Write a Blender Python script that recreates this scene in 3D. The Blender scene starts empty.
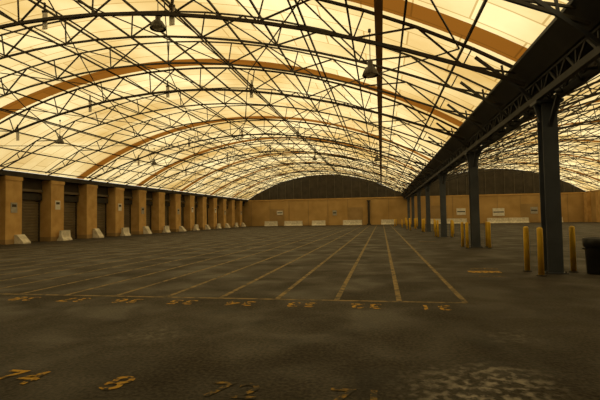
import bpy, math, random
from mathutils import Vector, Matrix
random.seed(7)
S=bpy.context.scene
COL=S.collection

# ---------------- materials ----------------
def newmat(name):
    m=bpy.data.materials.new(name); m.use_nodes=True
    nt=m.node_tree; b=nt.nodes['Principled BSDF']
    return m,nt,b
def noisemat(name,c1,c2,scale=3.0,rough=0.8,bump=0.0,metal=0.0,detail=6,lo=0.35,hi=0.65):
    m,nt,b=newmat(name)
    tc=nt.nodes.new('ShaderNodeTexCoord'); n=nt.nodes.new('ShaderNodeTexNoise')
    n.inputs['Scale'].default_value=scale; n.inputs['Detail'].default_value=detail
    r=nt.nodes.new('ShaderNodeValToRGB')
    r.color_ramp.elements[0].position=lo; r.color_ramp.elements[0].color=(*c1,1)
    r.color_ramp.elements[1].position=hi; r.color_ramp.elements[1].color=(*c2,1)
    nt.links.new(tc.outputs['Object'],n.inputs['Vector'])
    nt.links.new(n.outputs['Fac'],r.inputs['Fac'])
    nt.links.new(r.outputs['Color'],b.inputs['Base Color'])
    b.inputs['Roughness'].default_value=rough; b.inputs['Metallic'].default_value=metal
    if bump>0:
        bp=nt.nodes.new('ShaderNodeBump'); bp.inputs['Strength'].default_value=bump; bp.inputs['Distance'].default_value=0.02
        nt.links.new(n.outputs['Fac'],bp.inputs['Height']); nt.links.new(bp.outputs['Normal'],b.inputs['Normal'])
    return m
M_steel=noisemat('dark_steel',(0.020,0.016,0.012),(0.038,0.030,0.020),2,0.7)
M_col=noisemat('column_paint',(0.05,0.060,0.082),(0.075,0.088,0.115),1.5,0.5)
M_gird=noisemat('girder_paint',(0.022,0.024,0.030),(0.038,0.040,0.046),1.5,0.6)
M_stucco=noisemat('pillar_stucco',(0.47,0.28,0.09),(0.60,0.38,0.14),1.2,0.9,0.1)
M_wall=noisemat('wall_tan',(0.38,0.235,0.08),(0.49,0.315,0.12),0.5,0.9)
M_wall2=noisemat('wall_tan_patch',(0.29,0.19,0.075),(0.38,0.25,0.11),0.5,0.9)
M_dark=noisemat('gable_dark',(0.035,0.028,0.020),(0.06,0.048,0.034),1,0.9)
M_rib=noisemat('gable_rib',(0.07,0.06,0.045),(0.10,0.085,0.06),1,0.9)
M_door=noisemat('door_metal',(0.12,0.09,0.05),(0.17,0.13,0.075),1,0.6)
M_recess=noisemat('recess_dark',(0.04,0.032,0.022),(0.06,0.045,0.03),1,0.9)
M_conc=noisemat('barrier_concrete',(0.50,0.46,0.38),(0.75,0.70,0.60),3,0.9,0.1)
M_white=noisemat('sign_white',(0.6,0.58,0.52),(0.75,0.72,0.66),3,0.6)
M_grey=noisemat('plate_grey',(0.28,0.27,0.24),(0.4,0.38,0.34),3,0.6)
M_bol=noisemat('bollard_yellow',(0.75,0.44,0.02),(0.85,0.54,0.04),4,0.5)
M_orange=noisemat('orange_paint',(0.75,0.22,0.03),(0.85,0.30,0.05),4,0.6)
M_can=noisemat('can_plastic',(0.012,0.013,0.015),(0.03,0.03,0.035),3,0.4)
M_rust=noisemat('brown_wood',(0.34,0.18,0.06),(0.44,0.25,0.09),2,0.8)
M_lamp=noisemat('lamp_housing',(0.05,0.045,0.035),(0.08,0.07,0.05),3,0.5,metal=0.3)
M_glass=noisemat('lamp_lens',(0.75,0.72,0.62),(0.85,0.82,0.72),3,0.2)

def floormat():
    m,nt,b=newmat('asphalt')
    L=nt.links.new
    tc=nt.nodes.new('ShaderNodeTexCoord')
    def noise(s,d=8,dist=0.0):
        n=nt.nodes.new('ShaderNodeTexNoise'); n.inputs['Scale'].default_value=s; n.inputs['Detail'].default_value=d
        n.inputs['Distortion'].default_value=dist
        L(tc.outputs['Object'],n.inputs['Vector']); return n
    def ramp(n,p0,c0,p1,c1):
        r=nt.nodes.new('ShaderNodeValToRGB'); e=r.color_ramp.elements
        e[0].position=p0; e[0].color=(*c0,1); e[1].position=p1; e[1].color=(*c1,1)
        L(n.outputs['Fac'],r.inputs['Fac']); return r
    def mix(t,f,a,c):
        x=nt.nodes.new('ShaderNodeMix'); x.data_type='RGBA'; x.blend_type=t
        if isinstance(f,float): x.inputs[0].default_value=f
        else: L(f,x.inputs[0])
        L(a,x.inputs[6]); L(c,x.inputs[7]); return x.outputs[2]
    r1=ramp(noise(0.5,9,0.3),0.33,(0.021,0.0165,0.011),0.68,(0.036,0.029,0.020))
    r2=ramp(noise(24,10),0.36,(0.3,0.3,0.3),0.64,(1.75,1.75,1.75))
    c=mix('MULTIPLY',1.0,r1.outputs[0],r2.outputs[0])
    r5=ramp(noise(1.3,7,0.3),0.30,(0.4,0.4,0.4),0.44,(1,1,1))
    c=mix('MULTIPLY',0.85,c,r5.outputs[0])
    r3=ramp(noise(2.6,12,0.5),0.62,(0,0,0),0.82,(1,1,1))
    dust=nt.nodes.new('ShaderNodeRGB'); dust.outputs[0].default_value=(0.12,0.10,0.075,1)
    mm=nt.nodes.new('ShaderNodeMath'); mm.operation='MULTIPLY'; mm.inputs[1].default_value=0.3
    L(r3.outputs[0],mm.inputs[0])
    c=mix('MIX',mm.outputs[0],c,dust.outputs[0])
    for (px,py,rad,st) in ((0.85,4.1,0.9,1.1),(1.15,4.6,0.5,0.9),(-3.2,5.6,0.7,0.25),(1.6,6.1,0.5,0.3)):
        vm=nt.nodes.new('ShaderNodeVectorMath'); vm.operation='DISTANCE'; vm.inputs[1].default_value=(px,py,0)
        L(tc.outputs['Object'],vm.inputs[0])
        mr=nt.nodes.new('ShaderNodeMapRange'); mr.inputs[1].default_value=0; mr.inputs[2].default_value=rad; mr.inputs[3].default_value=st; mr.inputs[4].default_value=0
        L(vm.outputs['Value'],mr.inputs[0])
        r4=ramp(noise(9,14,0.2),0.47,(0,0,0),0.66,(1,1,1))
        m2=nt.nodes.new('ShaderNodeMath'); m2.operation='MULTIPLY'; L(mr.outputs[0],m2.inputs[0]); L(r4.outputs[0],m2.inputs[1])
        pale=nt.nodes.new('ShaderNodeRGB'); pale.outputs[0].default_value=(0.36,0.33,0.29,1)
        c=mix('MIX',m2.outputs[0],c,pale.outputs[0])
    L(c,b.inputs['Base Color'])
    rr=nt.nodes.new('ShaderNodeMapRange'); rr.inputs[1].default_value=0.35; rr.inputs[2].default_value=0.65; rr.inputs[3].default_value=0.55; rr.inputs[4].default_value=0.9
    L(noise(0.8,6,0.4).outputs['Fac'],rr.inputs[0]); L(rr.outputs[0],b.inputs['Roughness'])
    b.inputs['Specular IOR Level'].default_value=0.3
    bp=nt.nodes.new('ShaderNodeBump'); bp.inputs['Strength'].default_value=0.6; bp.inputs['Distance'].default_value=0.01
    L(noise(30,8).outputs['Fac'],bp.inputs['Height']); L(bp.outputs['Normal'],b.inputs['Normal'])
    return m
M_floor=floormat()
def paintmat(name,col,lo,hi,scale=5):
    return noisemat(name,(0.030,0.024,0.016),col,scale,0.85,0,0,12,lo,hi)
M_line=paintmat('worn_line_paint',(0.26,0.185,0.07),0.33,0.60,6)
M_num=paintmat('worn_number_paint',(0.52,0.30,0.02),0.42,0.54,12)
M_numf=paintmat('faded_number_paint',(0.32,0.19,0.02),0.48,0.66,12)

def roofmat(name,c1,c2,mort,lo=(0.72,0.60,0.40)):
    m=bpy.data.materials.new(name); m.use_nodes=True; nt=m.node_tree; nt.nodes.clear(); L=nt.links.new
    out=nt.nodes.new('ShaderNodeOutputMaterial'); uv=nt.nodes.new('ShaderNodeTexCoord')
    br=nt.nodes.new('ShaderNodeTexBrick'); br.offset=0.5
    br.inputs['Color1'].default_value=(*c1,1); br.inputs['Color2'].default_value=(*c2,1); br.inputs['Mortar'].default_value=(*mort,1)
    br.inputs['Scale'].default_value=1; br.inputs['Mortar Size'].default_value=0.03; br.inputs['Mortar Smooth'].default_value=0.3
    br.inputs['Brick Width'].default_value=3.1; br.inputs['Row Height'].default_value=1.05
    L(uv.outputs['UV'],br.inputs['Vector'])
    n=nt.nodes.new('ShaderNodeTexNoise'); n.inputs['Scale'].default_value=0.16; n.inputs['Detail'].default_value=7
    L(uv.outputs['UV'],n.inputs['Vector'])
    r=nt.nodes.new('ShaderNodeValToRGB'); r.color_ramp.elements[0].position=0.36; r.color_ramp.elements[0].color=(*lo,1)
    r.color_ramp.elements[1].position=0.60; r.color_ramp.elements[1].color=(1,1,1,1)
    L(n.outputs['Fac'],r.inputs['Fac'])
    mx=nt.nodes.new('ShaderNodeMix'); mx.data_type='RGBA'; mx.blend_type='MULTIPLY'; mx.inputs[0].default_value=1
    L(br.outputs['Color'],mx.inputs[6]); L(r.outputs[0],mx.inputs[7])
    t=nt.nodes.new('ShaderNodeBsdfTranslucent'); L(mx.outputs[2],t.inputs['Color'])
    d=nt.nodes.new('ShaderNodeBsdfDiffuse'); L(mx.outputs[2],d.inputs['Color'])
    ms=nt.nodes.new('ShaderNodeMixShader'); ms.inputs[0].default_value=0.12
    L(t.outputs[0],ms.inputs[1]); L(d.outputs[0],ms.inputs[2]); L(ms.outputs[0],out.inputs['Surface'])
    return m
M_roof=roofmat('translucent_roof_sheet',(0.93,0.80,0.49),(0.82,0.66,0.36),(0.56,0.40,0.17))
M_band=roofmat('brown_roof_sheet',(0.235,0.092,0.012),(0.20,0.078,0.010),(0.15,0.06,0.008),(0.9,0.85,0.8))
M_lightblock=noisemat('light_blocking_roof',(0.06,0.045,0.03),(0.09,0.07,0.045),1,0.8)  # opaque sheet for the unseen roof stretch, added to darken the foreground

# ---------------- mesh builder ----------------
class MB:
    def __init__(s): s.v=[]; s.f=[]; s.m=[]; s.mats=[]
    def mi(s,mat):
        if mat not in s.mats: s.mats.append(mat)
        return s.mats.index(mat)
    def add(s,vs,fs,mat):
        o=len(s.v); s.v+= [tuple(v) for v in vs]; k=s.mi(mat)
        for f in fs: s.f.append(tuple(o+i for i in f)); s.m.append(k)
    def box(s,lo,hi,mat):
        x0,y0,z0=lo; x1,y1,z1=hi
        s.add([(x0,y0,z0),(x1,y0,z0),(x1,y1,z0),(x0,y1,z0),(x0,y0,z1),(x1,y0,z1),(x1,y1,z1),(x0,y1,z1)],
          [(0,3,2,1),(4,5,6,7),(0,1,5,4),(1,2,6,5),(2,3,7,6),(3,0,4,7)],mat)
    def beam(s,p,q,w,h,mat):
        p=Vector(p); q=Vector(q); d=(q-p).normalized()
        up=Vector((0,0,1)) if abs(d.z)<0.95 else Vector((0,1,0))
        a=d.cross(up).normalized()*w/2; b=a.cross(d).normalized()*h/2
        vs=[]
        for c in (p,q): vs+=[c-a-b,c+a-b,c+a+b,c-a+b]
        s.add(vs,[(0,3,2,1),(4,5,6,7),(0,1,5,4),(1,2,6,5),(2,3,7,6),(3,0,4,7)],mat)
    def lathe(s,prof,cx,cy,mat,n=20,cap=True):
        o=[]
        for (r,z) in prof:
            for i in range(n):
                a=2*math.pi*i/n; o.append((cx+r*math.cos(a),cy+r*math.sin(a),z))
        fs=[]
        for j in range(len(prof)-1):
            for i in range(n):
                fs.append((j*n+i,j*n+(i+1)%n,(j+1)*n+(i+1)%n,(j+1)*n+i))
        if cap:
            fs.append(tuple(range(n-1,-1,-1))); fs.append(tuple((len(prof)-1)*n+i for i in range(n)))
        s.add(o,fs,mat)
    def prism(s,prof,axis,a,b,mat):
        n=len(prof); vs=[]
        for t in (a,b):
            for (u,z) in prof: vs.append((t,u,z) if axis=='x' else (u,t,z))
        fs=[tuple(range(n-1,-1,-1)),tuple(range(n,2*n))]
        for i in range(n): fs.append((i,(i+1)%n,n+(i+1)%n,n+i))
        s.add(vs,fs,mat)
    def obj(s,name,loc=(0,0,0),smooth=False):
        me=bpy.data.meshes.new(name); me.from_pydata([(x-loc[0],y-loc[1],z-loc[2]) for x,y,z in s.v],[],s.f)
        for m in s.mats: me.materials.append(m)
        for i,p in enumerate(me.polygons): p.material_index=s.m[i]; p.use_smooth=smooth
        me.update()
        o=bpy.data.objects.new(name,me); COL.objects.link(o); o.location=loc
        return o

# ---------------- layout ----------------
XW=-26.6; XC=4.5; XE=35.6
Y0=-10.0; Y1=84.0
R=28.6; ZA=10.0
C1=(XW+XC)/2; C2=(XC+XE)/2
HALF=(XC-XW)/2
def arc(cx,dx,off=0.0):
    a=math.asin(dx/R); r=R-off
    return (cx+r*math.sin(a), ZA-R+r*math.cos(a))
FR=[-7.5,2.6,12.3,21.2,34.2,43.7,54.0,64.4,74.6]
FC=[2.4,12.7,22.4,33.3,43.9,54.0,64.4,74.6]
b=MB(); b.box((-28.2,Y0-0.4,-0.2),(XE+1,Y1+0.4,0),M_floor); b.obj('floor')

BW=0.5
def roof(cx,name):
    N=40; A=math.asin(HALF/R)
    ys=[Y0]; kinds=[]
    for f in FR:
        ys+= [f-BW,f+BW]; kinds+= [0 if f>3 else 2,1 if f>3 else 2]  # out-of-view bays near the camera are made opaque to hold back light
    ys.append(Y1); kinds.append(0)
    vs=[];fs=[];mi=[];uvs=[]
    for j,y in enumerate(ys):
        for i in range(N+1):
            a=-A+2*A*i/N; vs.append((cx+R*math.sin(a),y,ZA-R+R*math.cos(a))); uvs.append((R*a,y))
    for j in range(len(ys)-1):
        for i in range(N):
            q=(j*(N+1)+i,j*(N+1)+i+1,(j+1)*(N+1)+i+1,(j+1)*(N+1)+i); fs.append(q); mi.append(kinds[j])
    me=bpy.data.meshes.new(name); me.from_pydata(vs,[],fs)
    for m in (M_roof,M_band,M_lightblock): me.materials.append(m)
    ul=me.uv_layers.new(name='UVMap')
    for p in me.polygons:
        p.material_index=mi[p.index]
        for li in p.loop_indices: ul.data[li].uv=uvs[me.loops[li].vertex_index]
    o=bpy.data.objects.new(name,me); COL.objects.link(o); return o
roof(C1,'ceiling'); roof(C2,'ceiling')

def framing(cx,name):
    b=MB()
    ys=[]
    full=FR+[Y1-0.5]
    for i in range(len(full)-1):
        a,c=full[i],full[i+1]
        n=3 if i>0 else 2
        for k in range(n): ys.append((a+(c-a)*k/n + (0.62 if k==0 else 0), k==0))
    NS=20
    for (y,main) in ys:
        top=[];bot=[]
        for i in range(NS+1):
            dx=-HALF+0.25+(2*HALF-0.5)*i/NS
            t=abs(dx)/HALF
            dep=0.25+(0.95 if main else 0.75)*(1-t**3)
            x,z=arc(cx,dx,0.10); top.append((x,y,z))
            x,z=arc(cx,dx,0.10+dep); bot.append((x,y,z))
        w=0.10 if main else 0.068
        for i in range(NS):
            b.beam(top[i],top[i+1],w*.8,w*.8,M_steel); b.beam(bot[i],bot[i+1],w,w,M_steel)
            if i%2==0: b.beam(top[i],bot[i+1],0.05,0.05,M_steel)
            else: b.beam(bot[i],top[i+1],0.05,0.05,M_steel)
            if i%2==1: b.beam(top[i],bot[i],0.042,0.042,M_steel)
    NP=18
    for i in range(NP+1):
        dx=-HALF+0.3+(2*HALF-0.6)*i/NP
        x,z=arc(cx,dx,0.05)
        b.beam((x,Y0+.1,z),(x,Y1-.1,z),0.06,0.075,M_steel)
    for i in range(len(full)-1):
        for (d0,d1) in ((-13.5,-9),(-9,-4.5),(-4.5,0),(0,4.5),(4.5,9),(9,13.5)):
            x0,z0=arc(cx,d0,0.5); x1,z1=arc(cx,d1,0.5)
            b.beam((x0,full[i],z0),(x1,full[i+1],z1),0.036,0.036,M_steel)
            b.beam((x1,full[i],z1),(x0,full[i+1],z0),0.036,0.036,M_steel)
    for dx in (-9,-4.5,0,4.5,9):
        x,z=arc(cx,dx,0.10+0.95)
        b.beam((x,Y0+.1,z),(x,Y1-.1,z),0.045,0.045,M_steel)
    x,z=arc(cx,11.2,0.25)
    b.beam((x,Y0+.1,z),(x,Y1-.1,z),0.24,0.1,M_rust)
    return b.obj(name)
framing(C1,'roof_truss_framing'); framing(C2,'roof_truss_framing')

# valley girder
b=MB()
for x in (4.25,4.75):
    b.beam((x,Y0+.1,4.75),(x,Y1-.1,4.75),0.12,0.16,M_gird)
    b.beam((x,Y0+.1,5.2),(x,Y1-.1,5.2),0.08,0.08,M_gird)
    y=Y0+0.2
    while y<Y1-1.4:
        b.beam((x,y,4.75),(x,y+0.5,5.2),0.05,0.06,M_gird)
        b.beam((x,y+0.5,5.2),(x,y+1.0,4.75),0.05,0.06,M_gird)
        b.beam((x,y,4.75),(x,y,5.2),0.04,0.05,M_gird)
        y+=1.0
b.prism([(3.70,5.66),(4.15,5.22),(4.85,5.22),(5.30,5.66),(5.30,5.74),(4.82,5.30),(4.18,5.30),(3.70,5.74)],'y',Y0+.1,Y1-.1,M_gird)
y=Y0+0.5
while y<Y1-0.5:
    b.beam((4.25,y,4.75),(4.75,y,4.75),0.05,0.05,M_gird)
    b.beam((4.25,y,4.75),(4.75,y+.9,4.75),0.04,0.04,M_gird)
    y+=1.8
full=FR+[Y1-0.5]
for i in range(len(full)-1):
    for k in range(3):
        y=full[i]+(full[i+1]-full[i])*k/3+(0.62 if k==0 else 0)
        for sgn in (-1,1):
            b.beam((4.5+sgn*0.28,y,4.83),(4.5+sgn*1.75,y,6.12),0.07,0.08,M_gird)
            b.beam((4.5+sgn*1.0,y,5.45),(4.5+sgn*1.05,y,5.82),0.05,0.06,M_gird)
b.obj('valley_girder')

for f in FC:
    b=MB()
    hw=0.19
    x0,x1=XC-hw,XC+hw
    b.box((x0,f-0.2,0.03),(x1,f-0.17,4.66),M_col)
    b.box((x0,f+0.17,0.03),(x1,f+0.2,4.66),M_col)
    b.box((XC-0.03,f-0.17,0.03),(XC+0.03,f+0.17,4.66),M_col)
    b.box((XC-0.28,f-0.28,0),(XC+0.28,f+0.28,0.03),M_col)
    b.box((XC-0.34,f-0.26,4.58),(XC+0.34,f+0.26,4.66),M_col)
    for sy in (-1,1):
        b.beam((XC,f+sy*0.19,3.95),(XC,f+sy*0.8,4.63),0.09,0.07,M_col)
    for sx in (-1,1):
        b.beam((XC+sx*0.17,f,4.1),(XC+sx*0.3,f,4.6),0.07,0.07,M_col)
    for sx in (-.23,.23):
        for sy in (-.23,.23): b.lathe([(0.022,0.03),(0.022,0.07)],XC+sx,f+sy,M_steel,8)
    b.obj('steel_column')

def bollard(x,y,h=1.25,mat=None):
    b=MB(); mat=mat or M_bol
    b.lathe([(0.07,0),(0.07,h-0.06),(0.062,h-0.025),(0.04,h-0.006),(0.005,h)],x,y,mat,16)
    b.lathe([(0.12,0),(0.12,0.015),(0.073,0.03)],x,y,M_floor,16)
    b.obj('yellow_bollard',(x,y,0),True)
for k,f in enumerate(FC[1:]):
    for sx,sy in ((-0.55,0.3),(-0.50,-0.62),(0.58,0.2),(0.5,-0.62)):
        if k==0 and (sx,sy)==(0.5,-0.62): continue
        bollard(XC+sx,f+sy, 1.25)
for (x,y) in ((3.0,48),(2.9,52),(5.8,28),(5.9,38),(2.7,60),(2.3,72),(1.9,66)): bollard(x,y,1.1)

b=MB(); tx,ty=5.46,12.55
b.lathe([(0.18,0.0),(0.19,0.03),(0.225,0.82),(0.24,0.84),(0.25,0.9),(0.24,0.92),(0.225,0.90),(0.21,0.84),(0.18,0.06),(0.01,0.05)],tx,ty,M_can,28)
b.lathe([(0.235,0.70),(0.262,0.72),(0.26,0.93),(0.235,0.945),(0.215,0.88)],tx,ty,M_can,28,False)
for s in (-1,1): b.box((tx+s*0.24-0.03,ty-0.07,0.64),(tx+s*0.24+0.03,ty+0.07,0.68),M_can)
b.obj('trash_can',(tx,ty,0),True)

# ---------------- west dock wall ----------------
PY=[27.2+4.35*k for k in range(-8,13)]
b=MB(); b.box((-28.2,Y0,0),(-27.8,Y1,5.0),M_recess); b.obj('wall_west')
b=MB()
b.box((-28.2,Y0,5.0),(XW-0.02,Y1,5.38),M_steel)
b.box((-27.8,Y0,4.1),(-27.45,Y1,5.0),M_recess)
b.obj('eave_beam')
for i,y in enumerate(PY):
    b=MB()
    w=0.72
    b.box((-27.8,y-w,0),(XW,y+w,4.98),M_stucco)
    b.box((-27.8,y-w-0.04,4.70),(XW+0.05,y+w+0.04,4.98),M_stucco)
    b.box((-27.8,y-w-0.03,0.0),(XW+0.03,y+w+0.03,0.35),M_wall2)
    b.obj('dock_pillar')
    if i%3!=1:
        b=MB(); z=2.3+0.3*(i%2)
        b.box((XW+0.001,y-0.28,z),(XW+0.03,y+0.28,z+0.75),M_white if i%2 else M_grey)
        b.box((XW+0.03,y-0.2,z+0.42),(XW+0.034,y+0.2,z+0.62),M_recess)
        b.obj('dock_number_sign')
    if i+1<len(PY):
        y2=PY[i+1]; a=y+w+0.06; c=y2-w-0.06
        b=MB()
        xd=-27.72
        z=0.02
        top=3.3
        while z<top:
            b.prism([(xd,z),(xd+0.06,z+0.03),(xd+0.06,z+0.19),(xd,z+0.22)],'y',a+.08,c-.08,M_door); z+=0.235
        b.box((-27.78,a+.05,0),(xd+0.005,c-.05,top+.05),M_door)
        b.box((-27.78,a,0),(-27.58,a+0.1,3.6),M_steel); b.box((-27.78,c-0.1,0),(-27.58,c,3.6),M_steel)
        b.box((-27.78,a,top+.05),(-27.4,c,3.85),M_steel)
        b.box((-27.44,a,4.0),(-27.3,c,4.2),M_door)
        b.obj('roll_up_door')

def barrier(x,y,rot,Lh=1.5,h=0.8,name='concrete_barrier'):
    b=MB()
    b.prism([(-0.3,0),(0.3,0),(0.3,0.08),(0.14,0.3),(0.09,h),(-0.09,h),(-0.14,0.3),(-0.3,0.08)],'y',-Lh/2,Lh/2,M_conc)
    o=b.obj(name); o.location=(x,y,0); o.rotation_euler=(0,0,rot); return o
def wedge(x,y,w=0.8,d=0.75,h=0.8):
    b=MB()
    b.prism([(0,0),(d,0),(d,0.12),(0.2,h),(0,h)],'y',-w/2,w/2,M_conc)
    # turn the profile so it slopes away from the pillar
    o=b.obj('concrete_wheel_guard')
    o.location=(x,y,0); return o
for i,y in enumerate(PY):
    if i%2: barrier(XW+0.42,y+0.35,0.04,1.1,0.85)
    else: wedge(XW+0.06,y+0.35,random.uniform(.6,.85),random.uniform(.6,.8),random.uniform(.65,.9))
for x in (-21.5,-17,-12.0,-5.5,1.2,10.2,13.4,20.5,24,29.5):
    barrier(x,Y1-1.4,math.radians(90),random.choice((2.6,3.2,3.6)),0.95)

# ---------------- north wall ----------------
b=MB(); b.box((-28.2,Y1,0),(XE+0.4,Y1+0.3,5.2),M_wall); b.obj('wall_north')
b=MB()
x=-26; k=0
while x<34:
    b.box((x,Y1-0.06,0.0),(x+0.12,Y1,5.2),M_wall2)
    if k%4==1: b.box((x+0.12,Y1-0.03,0.02),(x+3.0,Y1,3.4),M_wall2)
    x+=3.9; k+=1
b.box((-27.8,Y1-0.12,5.05),(XE,Y1,5.25),M_stucco)
b.obj('trim_north')
b=MB()
b.box((-2.6,Y1-0.5,0),(-2.2,Y1-0.08,4.6),M_steel); b.box((-2.8,Y1-0.6,0),(-2.0,Y1-0.08,0.2),M_steel); b.box((-2.75,Y1-.55,4.5),(-2.05,Y1-.08,4.7),M_steel)
b.obj('steel_post')
for x,z,w,h,m in ((-20,2.6,1.2,.8,M_white),(-9,2.4,.8,1.0,M_grey),(14.5,2.2,1.6,1.2,M_white),(21,2.0,2.0,1.4,M_white),(27,2.2,1.2,1.2,M_grey)):
    b=MB(); b.box((x-w/2,Y1-.12,z-h/2),(x+w/2,Y1-.061,z+h/2),m); b.box((x-w/2+.1,Y1-.125,z-.1),(x+w/2-.1,Y1-.12,z+.1),M_recess); b.obj('wall_sign')
def gable(cx,y,ysgn,name):
    b=MB(); N=32
    prof=[]
    for i in range(N+1):
        dx=-HALF+2*HALF*i/N; x,z=arc(cx,dx,0.02); prof.append((x,max(z,5.26)))
    prof=[(cx-HALF,5.25)]+prof+[(cx+HALF,5.25)]
    b.prism(prof,'y',y,y+0.15*ysgn,M_dark)
    k=-HALF+1.2
    while k<HALF-1:
        x,z=arc(cx,k,0.15); b.box((x-.07,min(y-0.12*ysgn,y),5.3),(x+.07,max(y-0.12*ysgn,y),z),M_rib); k+=1.65
    b.obj(name)
gable(C1,Y1,1,'gable_wall_north'); gable(C2,Y1,1,'gable_wall_north')
b=MB(); b.box((-28.2,Y0-0.3,0),(XE+0.4,Y0,5.2),M_wall); b.obj('wall_south')
gable(C1,Y0,-1,'gable_wall_south'); gable(C2,Y0,-1,'gable_wall_south')
b=MB(); b.box((XE,Y0,0),(XE+0.4,Y1,5.4),M_wall)
y=Y0+1
while y<Y1-1.5:
    b.box((XE-0.6,y,0),(XE,y+1.3,5.0),M_stucco); y+=4.35
b.obj('wall_east')

# ---------------- floor marks ----------------
def mark_plane(b,x0,y0,x1,y1,mat,z=0.004):
    b.add([(x0,y0,z),(x1,y0,z),(x1,y1,z),(x0,y1,z)],[(0,1,2,3)],mat)
b=MB()
mark_plane(b,-22.5,8.23,1.50,8.33,M_line)
xs=[1.46-1.175*k for k in range(0,21)]
for i,x in enumerate(xs):
    mark_plane(b,x-0.05,8.33,x+0.05,79,M_line,0.005)
b.obj('parking_lines')
def number(txt,x,y,size,mat,rot=0.0):
    cu=bpy.data.curves.new('num','FONT'); cu.body=txt; cu.size=size; cu.align_x='CENTER'; cu.align_y='CENTER'; cu.offset=0.006
    cu.space_character=1.15
    o=bpy.data.objects.new('tmp',cu); COL.objects.link(o)
    bpy.context.view_layer.update()
    dg=bpy.context.evaluated_depsgraph_get()
    me=bpy.data.meshes.new_from_object(o.evaluated_get(dg)); bpy.data.objects.remove(o)
    me.materials.clear(); me.materials.append(mat)
    me.transform(Matrix.Translation((x,y,0.006))@Matrix.Rotation(rot,4,'Z'))
    q=bpy.data.objects.new('painted_stall_number',me); COL.objects.link(q)
    return q
for k in range(0,14):
    xm=1.46-1.175*(k+0.5)
    number(str(31+k),xm,7.83,0.55,M_num,math.pi)
for k,(x,m) in enumerate(((-0.25,M_numf),(-1.4,M_numf),(-2.6,M_num),(-3.72,M_num),(-4.9,M_num))):
    number(str(8 if k==2 else 71+k),x,3.87,0.50,m,-0.25 if k==2 else 0)
b=MB(); mark_plane(b,2.35,12.6,3.2,13.0,M_num); mark_plane(b,2.5,13.4,3.3,13.7,M_numf); mark_plane(b,2.45,11.8,3.1,11.95,M_numf)
mark_plane(b,2.2,27.0,3.2,27.6,M_numf)
b.obj('painted_floor_marking')

# ---------------- pendant lamps ----------------
def lamp(x,y,drop,cx):
    zr=ZA-R+math.sqrt(R*R-(x-cx)**2)-0.15
    z=zr-drop
    b=MB()
    b.lathe([(0.27,z),(0.275,z+0.02),(0.24,z+0.12),(0.16,z+0.26),(0.09,z+0.30),(0.085,z+0.50),(0.03,z+0.53)],x,y,M_lamp,20,False)
    b.lathe([(0.015,z-0.02),(0.15,z+0.0),(0.235,z+0.05),(0.02,z+0.08)],x,y,M_glass,20)
    b.lathe([(0.014,z+0.5),(0.014,zr)],x,y,M_lamp,8)
    b.lathe([(0.05,zr-0.04),(0.05,zr+0.06)],x,y,M_lamp,8)
    b.obj('pendant_lamp',(x,y,zr),True)
for (x,y) in ((-7.35,13.3),(-0.25,14.2),(-20.6,24.6),(-20.6,36.5),(-0.25,36.5),(-7.3,48),(-0.25,60)):
    lamp(x,y,1.5,C1)
for x,y in ((12,24.6),(22,36.5),(12,48),(22,60)): lamp(x,y,1.35,C2)
for f in (12.3,21.2,34.2,43.7):
    for dx in (-10.5,-5.5,-0.5,4.5):
        x,z=arc(C1,dx,0.9)
        f2=f+0.62
        b=MB(); b.box((x-.09,f2+.08,z-.7),(x+.09,f2+.12,z-.02),M_white)
        b.box((x-.11,f2+.07,z-.1),(x+.11,f2+.13,z-.02),M_steel); b.box((x-.02,f2+.05,z-.02),(x+.02,f2+.12,z+.25),M_steel)
        b.obj('hanging_baffle')

# ---------------- lighting ----------------
w=bpy.data.worlds.new('sky'); S.world=w; w.use_nodes=True
bg=w.node_tree.nodes['Background']; bg.inputs[0].default_value=(1.0,0.93,0.74,1); bg.inputs[1].default_value=1.0
sd=bpy.data.lights.new('sun','SUN'); sd.energy=2.4; sd.angle=0.03; sd.color=(1,0.94,0.78)
so=bpy.data.objects.new('sun',sd); COL.objects.link(so); so.rotation_euler=(math.radians(25),math.radians(28),0); so.location=(0,20,40)

# ---------------- camera ----------------
cd=bpy.data.cameras.new('camera'); cd.lens=36*430/600; cd.sensor_width=36; cd.clip_end=500
co=bpy.data.objects.new('camera',cd); COL.objects.link(co)
Mx=Matrix.Rotation(math.radians(10.7),4,'Z')@Matrix.Rotation(math.radians(90+2.33),4,'X')@Matrix.Rotation(math.radians(-0.95),4,'Z')
co.matrix_world=Matrix.Translation((0,0,1.6))@Mx
S.camera=co
S.view_settings.view_transform='Standard'
